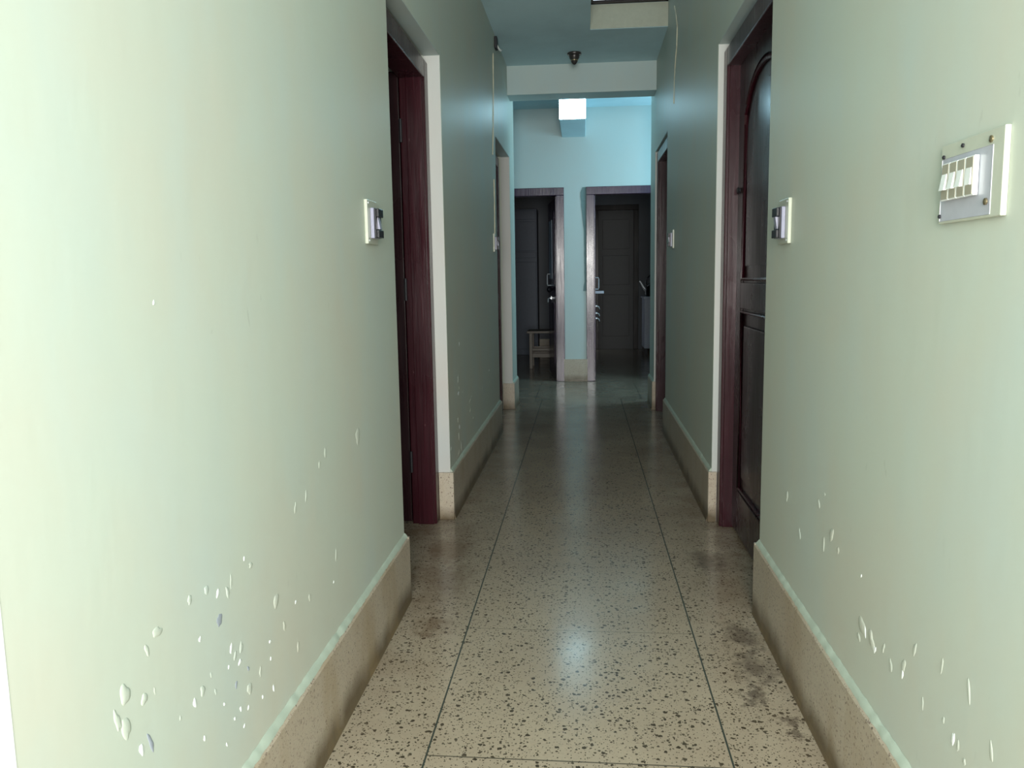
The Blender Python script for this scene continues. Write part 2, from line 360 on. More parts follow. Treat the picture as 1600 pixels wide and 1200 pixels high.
# off-white painted reveals of the side door openings (thin plaster coats, part of the walls)
def reveal(W, side, y0, y1, zt, parent, cols):
    x0 = W(y1); b = B()
    box(b, x0 + side * .001, x0 + side * .072, y1 - .004, y1 + .001, 0, zt)          # far jamb, faces the entrance
    struct('reveal_plaster', b, cols[0], '', parent)
    b = B(); box(b, W(y0) + side * .001, W(y0) + side * .072, y0 - .001, y0 + .004, 0, zt)
    struct('reveal_plaster', b, cols[0], '', parent)
    b = B(); prism(b, [(W(y0) + side * .001, y0 + .004), (W(y0) + side * .072, y0 + .004), (W(y1) + side * .072, y1 - .004), (W(y1) + side * .001, y1 - .004)][::side], zt - .004, zt + .001)
    struct('soffit_plaster', b, cols[1], '', parent)
reveal(WL, -1, *L1, DH, wl, (M['reveal'], M['cream'])); reveal(WL, -1, *L2, 2.155, wl, (M['reveal'], M['cream']))
reveal(WR, 1, *R1, DH, wr, (M['reveal'], M['cream'])); reveal(WR, 1, *R2, 2.155, wr, (M['reveal'], M['cream']))

# ceiling with the skylight shaft opening on the right
HX0, HY0, HY1 = .060, 4.75, 6.0
b = B()
box(b, -2.6, HX0, YB - .2, 7.1, CEIL, 3.03); box(b, HX0, 2.6, YB - .2, HY0, CEIL, 3.03)
box(b, HX0, 2.6, HY1, 7.1, CEIL, 3.03); box(b, WR(5) + .02, 2.6, HY0, HY1, CEIL, 3.03)
struct('ceiling', b, M['ceiling'], 'blue-white ceiling of the corridor with a square opening')
b = B(); box(b, -2.6, 2.6, 7.1, 13.2, LOBC, 3.05)
struct('ceiling_lobby', b, M['ceiling'], 'blue-white ceiling beyond the cross beam')
# cross beam
b = B(); box(b, -1.95, 1.95, 6.90, 7.14, 2.632, 3.06, .006)
struct('trim_1', b, M['cream'], 'cream cross beam spanning the corridor below the ceiling')
# short rib beam on the lobby ceiling
b = B(); box(b, -.213, .036, 7.88, END, 2.605, 3.0, .005)
struct('trim_2', b, M['ceiling'], 'short concrete rib under the lobby ceiling behind the lit lamp')
# skylight
sk = root('window_1', ((HX0 + WR(5)) / 2, (HY0 + HY1) / 2, 3.03)); tag(sk, 'skylight opening in the corridor ceiling beside the right wall', 'skylight', kind='structure')
b = B(); box(b, HX0, WR(6) + .015, HY1 - .006, HY1, CEIL + .003, 3.026); obj('shaft_face', b, M['cream_aged'], sk)
fy = HY1 - .03; b = B()
box(b, HX0, WR(6), HY1 - .035, HY1, 3.028, 3.046, .003); box(b, HX0, WR(6), HY0, HY0 + .04, 3.028, 3.046, .003)
box(b, HX0 - .03, HX0 + .02, HY0, HY1, 3.028, 3.046, .003); box(b, WR(6) - .02, WR(6) + .03, HY0, HY1, 3.028, 3.046, .003)
obj('window_frame', b, M['darkwood'], sk)
for k in range(4):
    b = B(); x = HX0 + (k + 1) * (WR(6) - HX0) / 5; tube(b, [(x, HY0, 3.058), (x, HY1, 3.058)], .006); obj('bar', b, M['iron'], sk)
b = B(); box(b, HX0 - .02, WR(6) + .02, HY0, HY1, 3.068, 3.074); obj('pane', b, M['glass'], sk)

# lobby shell
b = B()
EX = ((-1.5, -1.16, 0), (-1.16, -.196, 2.087), (-.196, .040, 0), (.040, 1.02, 2.087), (1.02, 1.95, 0))
box(b, -1.95, -1.16, END, END + .15, 0, 3.0)
box(b, -1.16, -.196, END, END + .15, 2.087, 3.0); box(b, -.196, .040, END, END + .15, 0, 3.0)
box(b, .040, 1.02, END, END + .15, 2.087, 3.0); box(b, 1.02, 1.95, END, END + .15, 0, 3.0)
wb = struct('wall_back', b, M['lobby_wall'], 'pale green end wall with two open doorways')
b = B(); box(b, -1.95, WL(STUB) - TH, STUB - .2, STUB, 0, 3.0); box(b, -2.1, -1.95, STUB - .2, END + .15, 0, 3.0)
struct('wall_lobby_left', b, M['lobby_wall'], 'lobby wall out of sight on the left')
b = B(); box(b, WR(STUB) + TH, 1.95, STUB - .2, STUB, 0, 3.0)
box(b, 1.95, 2.1, STUB - .2, 7.65, 0, 3.0); box(b, 1.95, 2.1, 8.6, END + .15, 0, 3.0); box(b, 1.95, 2.1, 7.65, 8.6, 0, 1.45); box(b, 1.95, 2.1, 7.65, 8.6, 2.45, 3.0)
struct('wall_lobby_right', b, M['lobby_wall'], 'lobby wall on the right with a window')

# rooms behind the end doorways
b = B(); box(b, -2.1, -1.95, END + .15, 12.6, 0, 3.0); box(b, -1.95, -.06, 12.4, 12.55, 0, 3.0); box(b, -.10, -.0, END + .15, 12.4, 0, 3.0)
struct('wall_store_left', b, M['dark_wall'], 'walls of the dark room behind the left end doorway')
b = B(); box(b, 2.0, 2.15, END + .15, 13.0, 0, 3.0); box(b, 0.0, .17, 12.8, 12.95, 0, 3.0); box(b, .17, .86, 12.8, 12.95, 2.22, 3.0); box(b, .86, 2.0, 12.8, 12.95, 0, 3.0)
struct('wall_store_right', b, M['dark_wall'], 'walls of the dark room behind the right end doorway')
# rooms behind the side doors (closed boxes)
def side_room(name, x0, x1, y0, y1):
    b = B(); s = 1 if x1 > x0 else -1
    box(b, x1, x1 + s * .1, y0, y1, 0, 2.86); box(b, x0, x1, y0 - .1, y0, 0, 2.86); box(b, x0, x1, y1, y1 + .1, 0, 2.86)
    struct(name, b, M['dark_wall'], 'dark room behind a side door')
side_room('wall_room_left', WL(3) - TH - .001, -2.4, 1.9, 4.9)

# entrance end, behind the camera
b = B()
box(b, -1.8, -.50, YB - .15, YB, 0, 2.86); box(b, .74, 1.8, YB - .15, YB, 0, 2.86); box(b, -.5, .74, YB - .15, YB, 2.45, 2.86)
struct('wall_entrance', b, M['cream'], 'entrance wall behind the viewer with an open doorway')
b = B(); box(b, -1.95, -1.8, YB - .15, .95, 0, 2.86); box(b, -1.8, WL(1) - TH, .80, .95, 0, 2.86)
struct('wall_entrance_left', b, M['cream'], 'entrance hall wall on the left')
b = B(); box(b, 1.8, 1.95, YB - .15, 1.07, 0, 2.86); box(b, WR(1) + TH, 1.8, .92, 1.07, 0, 2.86)
struct('wall_entrance_right', b, M['cream'], 'entrance hall wall on the right')
b = B(); box(b, WL(1) - TH, WL(1) + .0005, .70, .7995, 0, CEIL - .002)
struct('trim_3', b, M['white_plastic'], 'white upright strip at the near end of the left wall')  # plain white upright strip where the left wall begins

# ------------------------------------------------------------------ paint blisters and flakes on the walls
def blisters(name, W, side, lst, m, typ, parent):
    b = B()
    for (y, z, ly, lz, t) in lst:
        if t != typ: continue
        ly = max(ly, .006) * .8; lz = max(lz, .008) * .95
        h = {0: min(.0022, .06 * min(ly, lz) + .0003), 1: .0012, 2: .0009}[t]
        n = 22; tilt = random.uniform(-.7, .7); am = [random.uniform(.05, .22) / k for k in (1, 1.3, 1.8)]; fz = [random.uniform(0, 6.28) for _ in range(3)]
        rings = []
        for rr_, hh in ((1.0, 0.0), (.86, .22), (.66, .6), (.42, .88), (.16, 1.0)):
            ring = []
            for k in range(n):
                a = 2 * PI * k / n
                q = rr_ * (1 + am[0] * math.sin(2 * a + fz[0]) + am[1] * math.sin(3 * a + fz[1]) + am[2] * math.sin(5 * a + fz[2]))
                dy = ly / 2 * q * math.cos(a); dz = lz / 2 * q * math.sin(a); dy += dz * tilt * .5
                ring.append(b.verts.new((W(y) - side * (h * hh + .0001) + side * (.001 if hh == 0 else 0), y + dy, z + dz)))
            rings.append(ring)
        for a_, b_ in zip(rings, rings[1:]):
            for k in range(n): b.faces.new((a_[k], a_[(k + 1) % n], b_[(k + 1) % n], b_[k]))
        b.faces.new(rings[-1])
    if not b.verts: b.free(); return
    o = obj(name, b, m, parent, smooth=True); o['kind'] = 'stuff'
ALL_L = BL + BM + BN
for W, side, lst, par in ((WL, -1, ALL_L, wl), (WR, 1, BO, wr)):
    blisters('paint_blisters', W, side, lst, M['wall'], 0, par)
    blisters('paint_flakes', W, side, lst, M['flake'], 1, par)
    blisters('plaster_scars', W, side, lst, M['hole'], 2, par)

# ------------------------------------------------------------------ skirting
SK = .016; SH = .232
def skirt(name, W, side, y0, y1, h, label, wrap0=None, wrap1=None):
    b = B(); nseg = max(2, int((y1 - y0) / .05))
    s = -side
    def ring(y):
        x = W(y)
        pr = [(x + s * .0002, 0), (x + s * (SK + .006), 0), (x + s * (SK + .002), .012), (x + s * SK, .03), (x + s * SK, h - .006), (x + s * (SK - .004), h), (x + s * .0002, h)]
        return [b.verts.new((a, y, c)) for a, c in pr]
    R = [ring(y0 + (y1 - y0) * i / nseg) for i in range(nseg + 1)]
    for p, q in zip(R, R[1:]):
        for k in range(7): b.faces.new((p[k], p[(k + 1) % 7], q[(k + 1) % 7], q[k]))
    b.faces.new(R[0][::-1]); b.faces.new(R[-1])
    if wrap0: box(b, W(y0) + s * SK, W(y0) + side * wrap0, y0 - .0005, y0 - SK, 0, h, .002)
    if wrap1: box(b, W(y1) + s * SK, W(y1) + side * wrap1, y1 + .0005, y1 + SK, 0, h, .002)
    o = struct(name, b, M['skirt'], label)
    # rough plaster bead on top of the skirting
    b = B(); m_ = max(6, int((y1 - y0) / .016)); rs = []
    for i in range(m_ + 1):
        y = y0 + (y1 - y0) * i / m_; x = W(y); j = random.uniform(-.002, .002); e = random.uniform(-.0016, .0016)
        pr = [(x + s * .0004, h), (x + s * (SK - .004 + j * .8), h + .0003), (x + s * (SK - .006 + j), h + .005 + e), (x + s * .004, h + .013 + j + e), (x + s * .0004, h + .015 + j)]
        rs.append([b.verts.new((a, y, c)) for a, c in pr])
    for p, q in zip(rs, rs[1:]):
        for k in range(5): b.faces.new((p[k], p[(k + 1) % 5], q[(k + 1) % 5], q[k]))
    b.faces.new(rs[0][::-1]); b.faces.new(rs[-1])
    struct('plaster_bead', b, M['bead'], '', o, smooth=True)
    return o
skirt('baseboard_left_near', WL, -1, .80, L1[0], SH, 'terrazzo skirting along the near stretch of the left wall', None, .06)
skirt('baseboard_left_middle', WL, -1, L1[1], L2[0], SH - .002, 'terrazzo skirting on the left wall between its two doorways', .055, .05)
skirt('baseboard_left_far', WL, -1, L2[1], STUB, SH - .004, 'short terrazzo skirting on the left wall after the second doorway', .085, None)
skirt('baseboard_right_near', WR, 1, .92, R1[0], SH + .012, 'terrazzo skirting along the near stretch of the right wall', None, .02)
skirt('baseboard_right_middle', WR, 1, R1[1], R2[0], SH + .006, 'terrazzo skirting on the right wall between its two doorways', .022, .02)
skirt('baseboard_right_far', WR, 1, R2[1], STUB, SH + .010, 'short terrazzo skirting on the right wall after the second doorway', .02, None)
b = B(); box(b, -.205, .048, END - .018, END, 0, .246, .003)
struct('baseboard_back', b, M['skirt'], 'pinkish terrazzo skirting on the pier between the end doorways')
for nm, x0, x1 in (('baseboard_store_left', -1.9, -.15), ('baseboard_store_right', .95, 1.95)):
    b = B(); yb = 12.4 if x0 < 0 else 12.8
    box(b, x0, x1, yb - .018, yb - .001, 0, .2, .003); struct(nm, b, M['skirt'], 'skirting at the back of the dark room')

# ------------------------------------------------------------------ doors
def D(name, loc, label):
    r = root(name, loc); tag(r, label, 'door', kind='structure'); return r
def side_frame(W, side, y0, y1, top, r, xin, depth, m, faces):
    """frame in a side wall: far jamb, near jamb, head; xin = distance from wall face"""
    xa = W(y1) + side * xin
    b = B(); box(b, xa, xa + side * depth, y1 - .085, y1 - .0055, 0, top - .006, .004)
    box(b, xa + side * .012, xa + side * (depth - .03), y1 - .094, y1 - .084, 0, top - .08, .003)    # rebate stop
    jf = obj('door_frame', b, m, r)
    b = B(); box(b, xa, xa + side * depth, y0 + .0055, y0 + .085, 0, top - .006, .004); obj('door_frame', b, m, r)
    b = B(); box(b, xa, xa + side * depth, y0 + .085, y1 - .085, top - .085, top - .006, .004); obj('frame_head', b, m, r)
    return xa

# left near door: frame, leaf standing open into the dark room
d1 = D('door_1', (WL(3.2) - .1, 3.25, 0), 'dark maroon door opened inward in the near left doorway')
xa = side_frame(WL, -1, *L1, DH - .03, d1, .056, .115, M['wood'], None)
b = B(); lx = xa - .118; box(b, lx, lx - .84, L1[1] - .085, L1[1] - .045, .012, 2.055, .004)
for z0, z1 in ((.16, .95), (1.10, 1.90)):
    box(b, lx - .12, lx - .72, L1[1] - .093, L1[1] - .084, z0, z1, .004)
lf = obj('door_leaf', b, M['leafwood'], d1)
for z in (.3, 1.1, 1.8):
    b = B(); tube(b, [(lx + .006, L1[1] - .092, z - .05), (lx + .006, L1[1] - .092, z + .05)], .007); obj('hinge', b, M['iron'], d1)

# right near door: closed leaf with arched panel
d2 = D('door_2', (.68, 3.22, 0), 'glossy dark maroon closed door with arched panel in the near right doorway')
xa = side_frame(WR, 1, *R1, DH - .03, d2, .024, .13, M['wood'], None)
XF = .672
b = B(); box(b, XF + .012, XF + .045, R1[0] + .088, R1[1] - .088, .012, 2.025, .003)
leaf = obj('door_leaf', b, M['leafwood'], d2)
y0, y1 = R1[0] + .088, R1[1] - .088; yc = (y0 + y1) / 2
b = B()
box(b, XF, XF + .014, y1 - .105, y1, .012, 2.025, .004); box(b, XF, XF + .014, y0, y0 + .105, .012, 2.025, .004)
box(b, XF, XF + .014, y0 + .105, y1 - .105, .012, .20, .004); box(b, XF, XF + .014, y0 + .105, y1 - .105, 1.00, 1.11, .004)
# top rail with an arched underside
ia, ib = y0 + .105, y1 - .105; hw = (ib - ia) / 2; arc = []
for k in range(17):
    t = -1 + 2 * k / 16; arc.append((yc + t * hw, 1.76 + .19 * math.sqrt(max(0, 1 - t * t * .999))))
fr = [b.verts.new((XF, y, z)) for y, z in arc]; bk = [b.verts.new((XF + .014, y, z)) for y, z in arc]
tf = [b.verts.new((XF, y, 2.025)) for y, z in arc]; tb = [b.verts.new((XF + .014, y, 2.025)) for y, z in arc]
for k in range(16):
    b.faces.new((fr[k], fr[k + 1], tf[k + 1], tf[k])); b.faces.new((fr[k], bk[k], bk[k + 1], fr[k + 1])); b.faces.new((tf[k], tf[k + 1], tb[k + 1], tb[k]))
obj('stile_and_rail', b, M['leafwood'], leaf)
def panel_mould(pts, w, parent, closed=True):
    b = B(); P_ = [Vector((XF + .006, y, z)) for y, z in pts]; tube(b, P_ + ([P_[0]] if closed else []), w, 6); obj('panel_moulding', b, M['wood'], parent, smooth=True)
panel_mould([(ia + .012, 1.125), (ib - .012, 1.125)] + [(yc + (hw - .012) * math.cos(PI * k / 14), 1.76 + .175 * math.sin(PI * k / 14)) for k in range(15)], .009, leaf)
panel_mould([(ia + .012, .215), (ib - .012, .215), (ib - .012, .985), (ia + .012, .985)], .009, leaf)
b = B(); box(b, XF + .004, XF + .013, ia + .06, ib - .06, .27, .93, .006); obj('raised_panel', b, M['leafwood'], leaf)
b = B(); pts = [(ib - .06, 1.18)] + [(yc + (hw - .06) * math.cos(PI * k / 14), 1.72 + .15 * math.sin(PI * k / 14)) for k in range(15)] + [(ia + .06, 1.18)]
f1 = [b.verts.new((XF + .006, y, z)) for y, z in pts]; f2 = [b.verts.new((XF + .013, y + (.01 if y > yc else -.01), z)) for y, z in pts]
b.faces.new(f1)
for k in range(len(pts)): b.faces.new((f1[k], f2[k], f2[(k + 1) % len(pts)], f1[(k + 1) % len(pts)]))
obj('raised_panel', b, M['leafwood'], leaf)
b = B(); lathe(b, [(.004, -.013), (.012, -.012), (.015, -.008), (.010, -.004), (.012, 0)], (XF, y1 - .05, 1.50), 'x', 14); obj('knob', b, M['iron'], leaf, smooth=True)
for z in (.25, 1.8):
    b = B(); tube(b, [(XF - .003, y0 - .003, z - .05), (XF - .003, y0 - .003, z + .05)], .007); obj('hinge', b, M['iron'], d2)

# far side doors, closed deep in their frames
for nm, W, side, (a, c), lab, xin, top in (('door_3', WL, -1, L2, 'dark closed door in the far left side doorway', .088, 2.125), ('door_4', WR, 1, R2, 'dark closed door in the far right side doorway', .012, 2.125)):
    d = D(nm, (W(6.5) + side * .15, (a + c) / 2, 0), lab)
    xa = side_frame(W, side, a, c, top + .02, d, xin, .11, M['wood'], None)
    b = B(); x = xa + side * .075; box(b, x, x + side * .033, a + .087, c - .087, .01, top - .07, .003)
    for z0, z1 in ((.18, .95), (1.08, 1.9)): box(b, x - side * .007, x + side * .002, a + .2, c - .2, z0, z1, .003)
    obj('door_leaf', b, M['leafwood'], d)

# end doorways
def jamb(b, x0, x1, z1=2.087): 
    box(b, x0, x1, END - .014, END + .12, 0, z1, .004)
def swing(bm, hinge, ang):
    xf(bm, Matrix.Translation((hinge[0], hinge[1], 0)) @ Matrix.Rotation(ang, 4, 'Z'))
WO = M['wood_lobby']
d5 = D('door_5', (-.68, END, 0), 'open door in the left end doorway with purple-brown frame')
b = B(); jamb(b, -.281, -.196, 2.005); box(b, -.292, -.280, END + .02, END + .10, 0, 2.0, .003); obj('door_frame', b, WO, d5)
b = B(); jamb(b, -1.16, -1.075, 2.005); obj('door_frame', b, WO, d5)
b = B(); box(b, -1.16, -.196, END - .014, END + .12, 2.005, 2.087, .004); obj('frame_head', b, WO, d5)
# leaf built along local -x from its hinge, then swung into the room
h5 = (-.296, END + .13); ang5 = -math.radians(98 - 0)
def end_leaf(width, sgn):
    """leaf along sgn*x from the hinge, thickness towards +y"""
    b = B(); box(b, 0, sgn * width, 0, .036, .02, 1.99, .003)
    for z0, z1 in ((.17, .86), (1.06, 1.86)):
        box(b, sgn * .11, sgn * (width - .11), -.006, .003, z0, z1, .004); box(b, sgn * .11, sgn * (width - .11), .033, .042, z0, z1, .004)
    return b
def placed(bm, h, ang): swing(bm, h, ang); return bm
A5 = -math.radians(82)      # from -x round to +y, a little short of square
lf5 = obj('door_leaf', placed(end_leaf(.78, -1), h5, A5), WO, d5)
def pull(sgn, x, z, y):
    b = B(); s = 1 if y > .02 else -1
    o_ = .036 if s > 0 else 0
    tube(b, [(sgn * x, o_, z - .065), (sgn * x, o_ + s * .038, z - .065), (sgn * x, o_ + s * .042, z - .05), (sgn * x, o_ + s * .042, z + .05), (sgn * x, o_ + s * .038, z + .065), (sgn * x, o_, z + .065)], .006, 8)
    return b
def bolt(sgn, x, z, y):
    b = B(); s = 1 if y > .02 else -1; o_ = .036 if s > 0 else 0
    box(b, sgn * (x - .05), sgn * (x + .05), o_, o_ + s * .004, z - .018, z + .018)
    tube(b, [(sgn * (x - .07), o_ + s * .012, z), (sgn * (x + .07), o_ + s * .012, z)], .007)
    tube(b, [(sgn * x, o_ + s * .012, z), (sgn * x, o_ + s * .035, z - .01), (sgn * x, o_ + s * .035, z - .05)], .005)
    return b
b = pull(-1, .52, 1.11, -1); obj('handle', placed(b, h5, A5), M['steel'], lf5, smooth=True)
b = bolt(-1, .52, .90, -1); obj('bolt', placed(b, h5, A5), M['steel'], lf5, smooth=True)
b = B(); lathe(b, [(.010, 0), (.02, -.01), (.034, -.03), (.034, -.045), (.02, -.06), (.004, -.065)], (-.36, 0, 1.00), 'y', 16); obj('knob', placed(b, h5, A5), M['black_plastic'], lf5, smooth=True)
b = B(); box(b, -.30, -.62, -.009, -.004, 1.12, 1.78, .002); obj('glossy_panel', placed(b, h5, A5), M['cabinet'], lf5)

d6 = D('door_6', (.53, END, 0), 'open door in the right end doorway with purple-brown frame')
b = B(); jamb(b, .040, .125, 2.005); box(b, .124, .136, END + .02, END + .10, 0, 2.0, .003); obj('door_frame', b, WO, d6)
b = B(); jamb(b, .935, 1.02, 2.005); obj('door_frame', b, WO, d6)
b = B(); box(b, .040, 1.02, END - .014, END + .12, 2.005, 2.087, .004); obj('frame_head', b, WO, d6)
h6 = (.134, END + .13); A6 = math.radians(89)
lf6 = obj('door_leaf', placed(xbm := end_leaf(.80, 1), h6, A6), WO, d6)
# room-side face now looks to +x (local -y)
b = pull(1, .40, 1.06, -1); obj('handle', placed(b, h6, A6), M['steel'], lf6, smooth=True)
for z in (.80, .72, .66):
    b = B(); lathe(b, [(.004, -.001), (.013, -.004), (.013, -.02), (.004, -.03)], (.42, 0, z), 'y', 12); tube(b, [(.42, -.02, z), (.42, -.045, z - .01), (.42, -.05, z - .035)], .005)
    obj('latch', placed(b, h6, A6), M['steel'], lf6, smooth=True)
b = B(); box(b, .34, .46, -.10, 0, .945, .975, .003); obj('shelf_bracket', placed(b, h6, A6), M['cabinet'], lf6)

# back door of the right dark room
d7 = D('door_7', (.51, 12.8, 0), 'dark closed door at the back of the right dark room')
b = B(); box(b, .17, .245, 12.76, 12.88, 0, 2.14, .004); obj('door_frame', b, M['darkwood'], d7)
b = B(); box(b, .785, .86, 12.76, 12.88, 0, 2.14, .004); obj('door_frame', b, M['darkwood'], d7)
b = B(); box(b, .17, .86, 12.76, 12.88, 2.14, 2.22, .004); obj('frame_head', b, M['darkwood'], d7)
b = B(); box(b, .245, .785, 12.82, 12.86, 0, 2.14, .0)
for z0, z1 in ((.2, .85), (1.0, 1.45), (1.55, 2.0)): box(b, .31, .72, 12.812, 12.822, z0, z1, .004)
obj('door_leaf', b, M['panel_dark'], d7)

# thin darker strip with a ragged edge beside the right end frame
b = B(); zs = [.985 + (2.085 - .985) * i / 22 for i in range(23)]
out = []
for i, z in enumerate(zs):
    t = i / 22
    prof = ((0, .034), (.04, .034), (.06, .022), (.45, .024), (.62, .030), (.72, .044), (.86, .056), (.93, .064), (.97, .060), (1, .040))
    for (a0, w0), (a1, w1) in zip(prof, prof[1:]):
        if a0 <= t <= a1: wd = w0 + (w1 - w0) * (t - a0) / (a1 - a0)
    wd += random.uniform(-.002, .002)
    out.append((.041 - wd, z))
fa = [b.verts.new((x, END - .003, z)) for x, z in out]; fb = [b.verts.new((.041, END - .003, z)) for x, z in out]
ga = [b.verts.new((x, END + .001, z)) for x, z in out]; gb = [b.verts.new((.041, END + .001, z)) for x, z in out]
for k in range(22):
    b.faces.new((fa[k], fb[k], fb[k + 1], fa[k + 1])); b.faces.new((ga[k], fa[k], fa[k + 1], ga[k + 1])); b.faces.new((fb[k], gb[k], gb[k + 1], fb[k + 1]))
b.faces.new((fa[0], ga[0], gb[0], fb[0])); b.faces.new((fa[-1], fb[-1], gb[-1], ga[-1]))
obj('dark_wall_strip', b, M['patch'], wb)

# ------------------------------------------------------------------ ceiling lamp (lit) and empty lamp holder
t = root('box_lamp', (-.09, 7.86, 2.60)); tag(t, 'square box lamp glowing bluish white below the lobby ceiling', 'lamp')
b = B(); box(b, -.213, .036, 7.855, 7.879, 2.600, 2.815, .003); obj('housing', b, M['white_plastic'], t)
b = B(); box(b, -.211, .034, 7.815, 7.855, 2.603, 2.813, .006); obj('diffuser', b, M['lamp'], t, label='glowing white square diffuser')

t = root('lamp_holder', (-.057, 6.58, CEIL)); tag(t, 'small dark empty lamp holder fixed to the corridor ceiling', 'lamp holder')
c0 = (-.057, 6.58, CEIL)
b = B(); lathe(b, [(.052, 0), (.055, -.006), (.052, -.016), (.04, -.022)], c0, 'z', 24); obj('ceiling_rose', b, M['dark_lamp'], t, smooth=True)
b = B(); lathe(b, [(.040, -.022), (.038, -.04), (.026, -.056), (.024, -.07), (.012, -.084), (.006, -.088)], c0, 'z', 24); obj('socket', b, M['dark_lamp'], t, smooth=True)
b = B(); lathe(b, [(.027, -.050), (.0285, -.052), (.0285, -.058), (.027, -.060)], c0, 'z', 24); obj('socket_ring', b, M['brass'], t, smooth=True)
for s in (-1, 1):
    b = B(); lathe(b, [(.006, -.005), (.006, -.019), (.002, -.021)], (c0[0] + s * .043, c0[1] - .015, c0[2]), 'z', 10); obj('screw', b, M['steel'], t, smooth=True)

# ------------------------------------------------------------------ switches
def door_switch(name, W, side, ya, yb, z0, z1, label, flip=False):
    """plate with one raised module; ya = near edge"""
    s = -side; x = W((ya + yb) / 2)
    t = root(name, (x, (ya + yb) / 2, (z0 + z1) / 2)); tag(t, label, 'switch', 'single switches beside the doorways')
    b = B(); box(b, x, x + s * .010, ya, yb, z0, z1, .0022); obj('plate', b, M['aged_board'], t)
    zc = (z0 + z1) / 2 - .003; hh = .045; yc_ = ya + (yb - ya) * .56
    b = B(); box(b, x + s * .010, x + s * .021, yc_ - .034, yc_ + .034, zc - hh, zc + hh, .002); obj('module_body', b, M['grey_plastic'], t)
    b = B(); box(b, x + s * .021, x + s * .0265, yc_ - .031, yc_ + .033, zc - hh + .001, zc + hh - .001, .0015); mb = obj('module_face', b, M['black_plastic'], t)
    b = B(); y_a, y_b = yc_ - .011, yc_ + .013; xs = x + s * .0262
    zt, zb = zc + .017, zc - .017
    k = .0075; ky, kz = (.0015, k) if not flip else (k, .0015)
    v = [(xs, y_a, zt), (xs, y_a, zb), (xs, y_b, zb), (xs, y_b, zt)]; v2 = [(xs + s * ky, y_a, zt), (xs + s * kz, y_a, zb), (xs + s * kz, y_b, zb), (xs + s * ky, y_b, zt)]
    A = [b.verts.new(q) for q in v]; Bq = [b.verts.new(q) for q in v2]
    b.faces.new(A); b.faces.new(Bq[::-1])
    for i in range(4): b.faces.new((A[i], A[(i + 1) % 4], Bq[(i + 1) % 4], Bq[i]))
    obj('rocker', b, M['grey_plastic'], t)
    for za, zb_ in ((zc + .018, zc + hh - .002), (zc - hh + .002, zc - .020)):
        b = B(); box(b, x + s * .026, x + s * .034, yc_ - .026, yc_ + .030, za, zb_, .0015); obj('switch_block', b, M['black_plastic'], t)
    for z in (z0 + .010, z1 - .010):
        b = B(); lathe(b, [(.0035, -.0005), (.0035, s * .0012), (.001, s * .0018)], (x + s * .0102, ya + .014, z), 'x', 10); obj('screw', b, M['steel'], t, smooth=True)
    return t
door_switch('wall_switch', WL, -1, 2.385, 2.500, 1.254, 1.384, 'single switch on white plate beside the near left doorway')
door_switch('wall_switch', WR, 1, 2.395, 2.510, 1.232, 1.360, 'single switch on white plate beside the near right doorway', True)
door_switch('wall_switch', WL, -1, 5.70, 5.815, 1.325, 1.452, 'tiny far switch below the wire on the left wall')
door_switch('wall_switch', WR, 1, 5.46, 5.575, 1.320, 1.440, 'tiny far switch on the right wall before the second doorway', True)

# large four gang board on the right wall
x = WR(1.3); ya, yb, z0, z1 = 1.208, 1.409, 1.224, 1.348; yc_ = (ya + yb) / 2
t = root('switch_board', (x, yc_, (z0 + z1) / 2)); tag(t, 'large four-gang switchboard on the near right wall', 'switch')
b = B(); box(b, x, x - .0085, ya, yb, z0, z1, .0015); obj('plate', b, M['aged_board'], t)
b = B(); box(b, x - .0085, x - .0087, ya + .030, yb - .006, z0 + .004, z1 - .022, .001); obj('cover_sheet', b, M['clear_board'], t)
cy0, cy1, cz0, cz1 = 1.276, 1.385, 1.259, 1.317; n4 = 4; wd = (cy1 - cy0) / n4
for i in range(n4):
    a = cy0 + i * wd; c = a + wd - .0012
    b = B(); box(b, x - .0095, x - .0165, a, c, cz0, cz1, .001); sw = obj('switch_module', b, M['white_plastic'], t)
    b = B(); box(b, x - .0164, x - .0172, a + .0032, c - .0004, cz0 + .002, cz1 - .002, .0003); obj('recess', b, M['beige_plastic'], sw)
    up = (i == 0); b = B(); xs = x - .0170; zt, zm, zb = cz0 + .041, (cz0 + cz1) / 2, cz0 + .016
    top, bot = (.0008, .0025) if up else (.0010, .0052)
    A = [b.verts.new((xs, yy_, z)) for yy_, z in ((a + .007, zt), (a + .007, zb), (c - .003, zb), (c - .003, zt))]
    Q = [b.verts.new((xs - d_, yy_, z)) for d_, yy_, z in ((top, a + .007, zt), (bot, a + .007, zb), (bot, c - .003, zb), (top, c - .003, zt))]
    b.faces.new(A); b.faces.new(Q[::-1])
    for k in range(4): b.faces.new((A[k], A[(k + 1) % 4], Q[(k + 1) % 4], Q[k]))
    obj('rocker', b, M['white_plastic'], sw)
for (yy_, zz_) in ((1.245, 1.334), (1.249, 1.247), (1.395, 1.329), (1.400, 1.236), (1.33, 1.338)):
    big = yy_ < 1.3
    b = B(); r_ = .0050 if big else .0032; lathe(b, [(r_, .001), (r_, -.0012), (r_ * .5, -.0022)], (x - .0092 - (.0015 if not big or zz_ < 1.3 else 0), yy_, zz_), 'x', 12)
    obj('screw', b, M['brass'] if big else M['iron'], t, smooth=True)

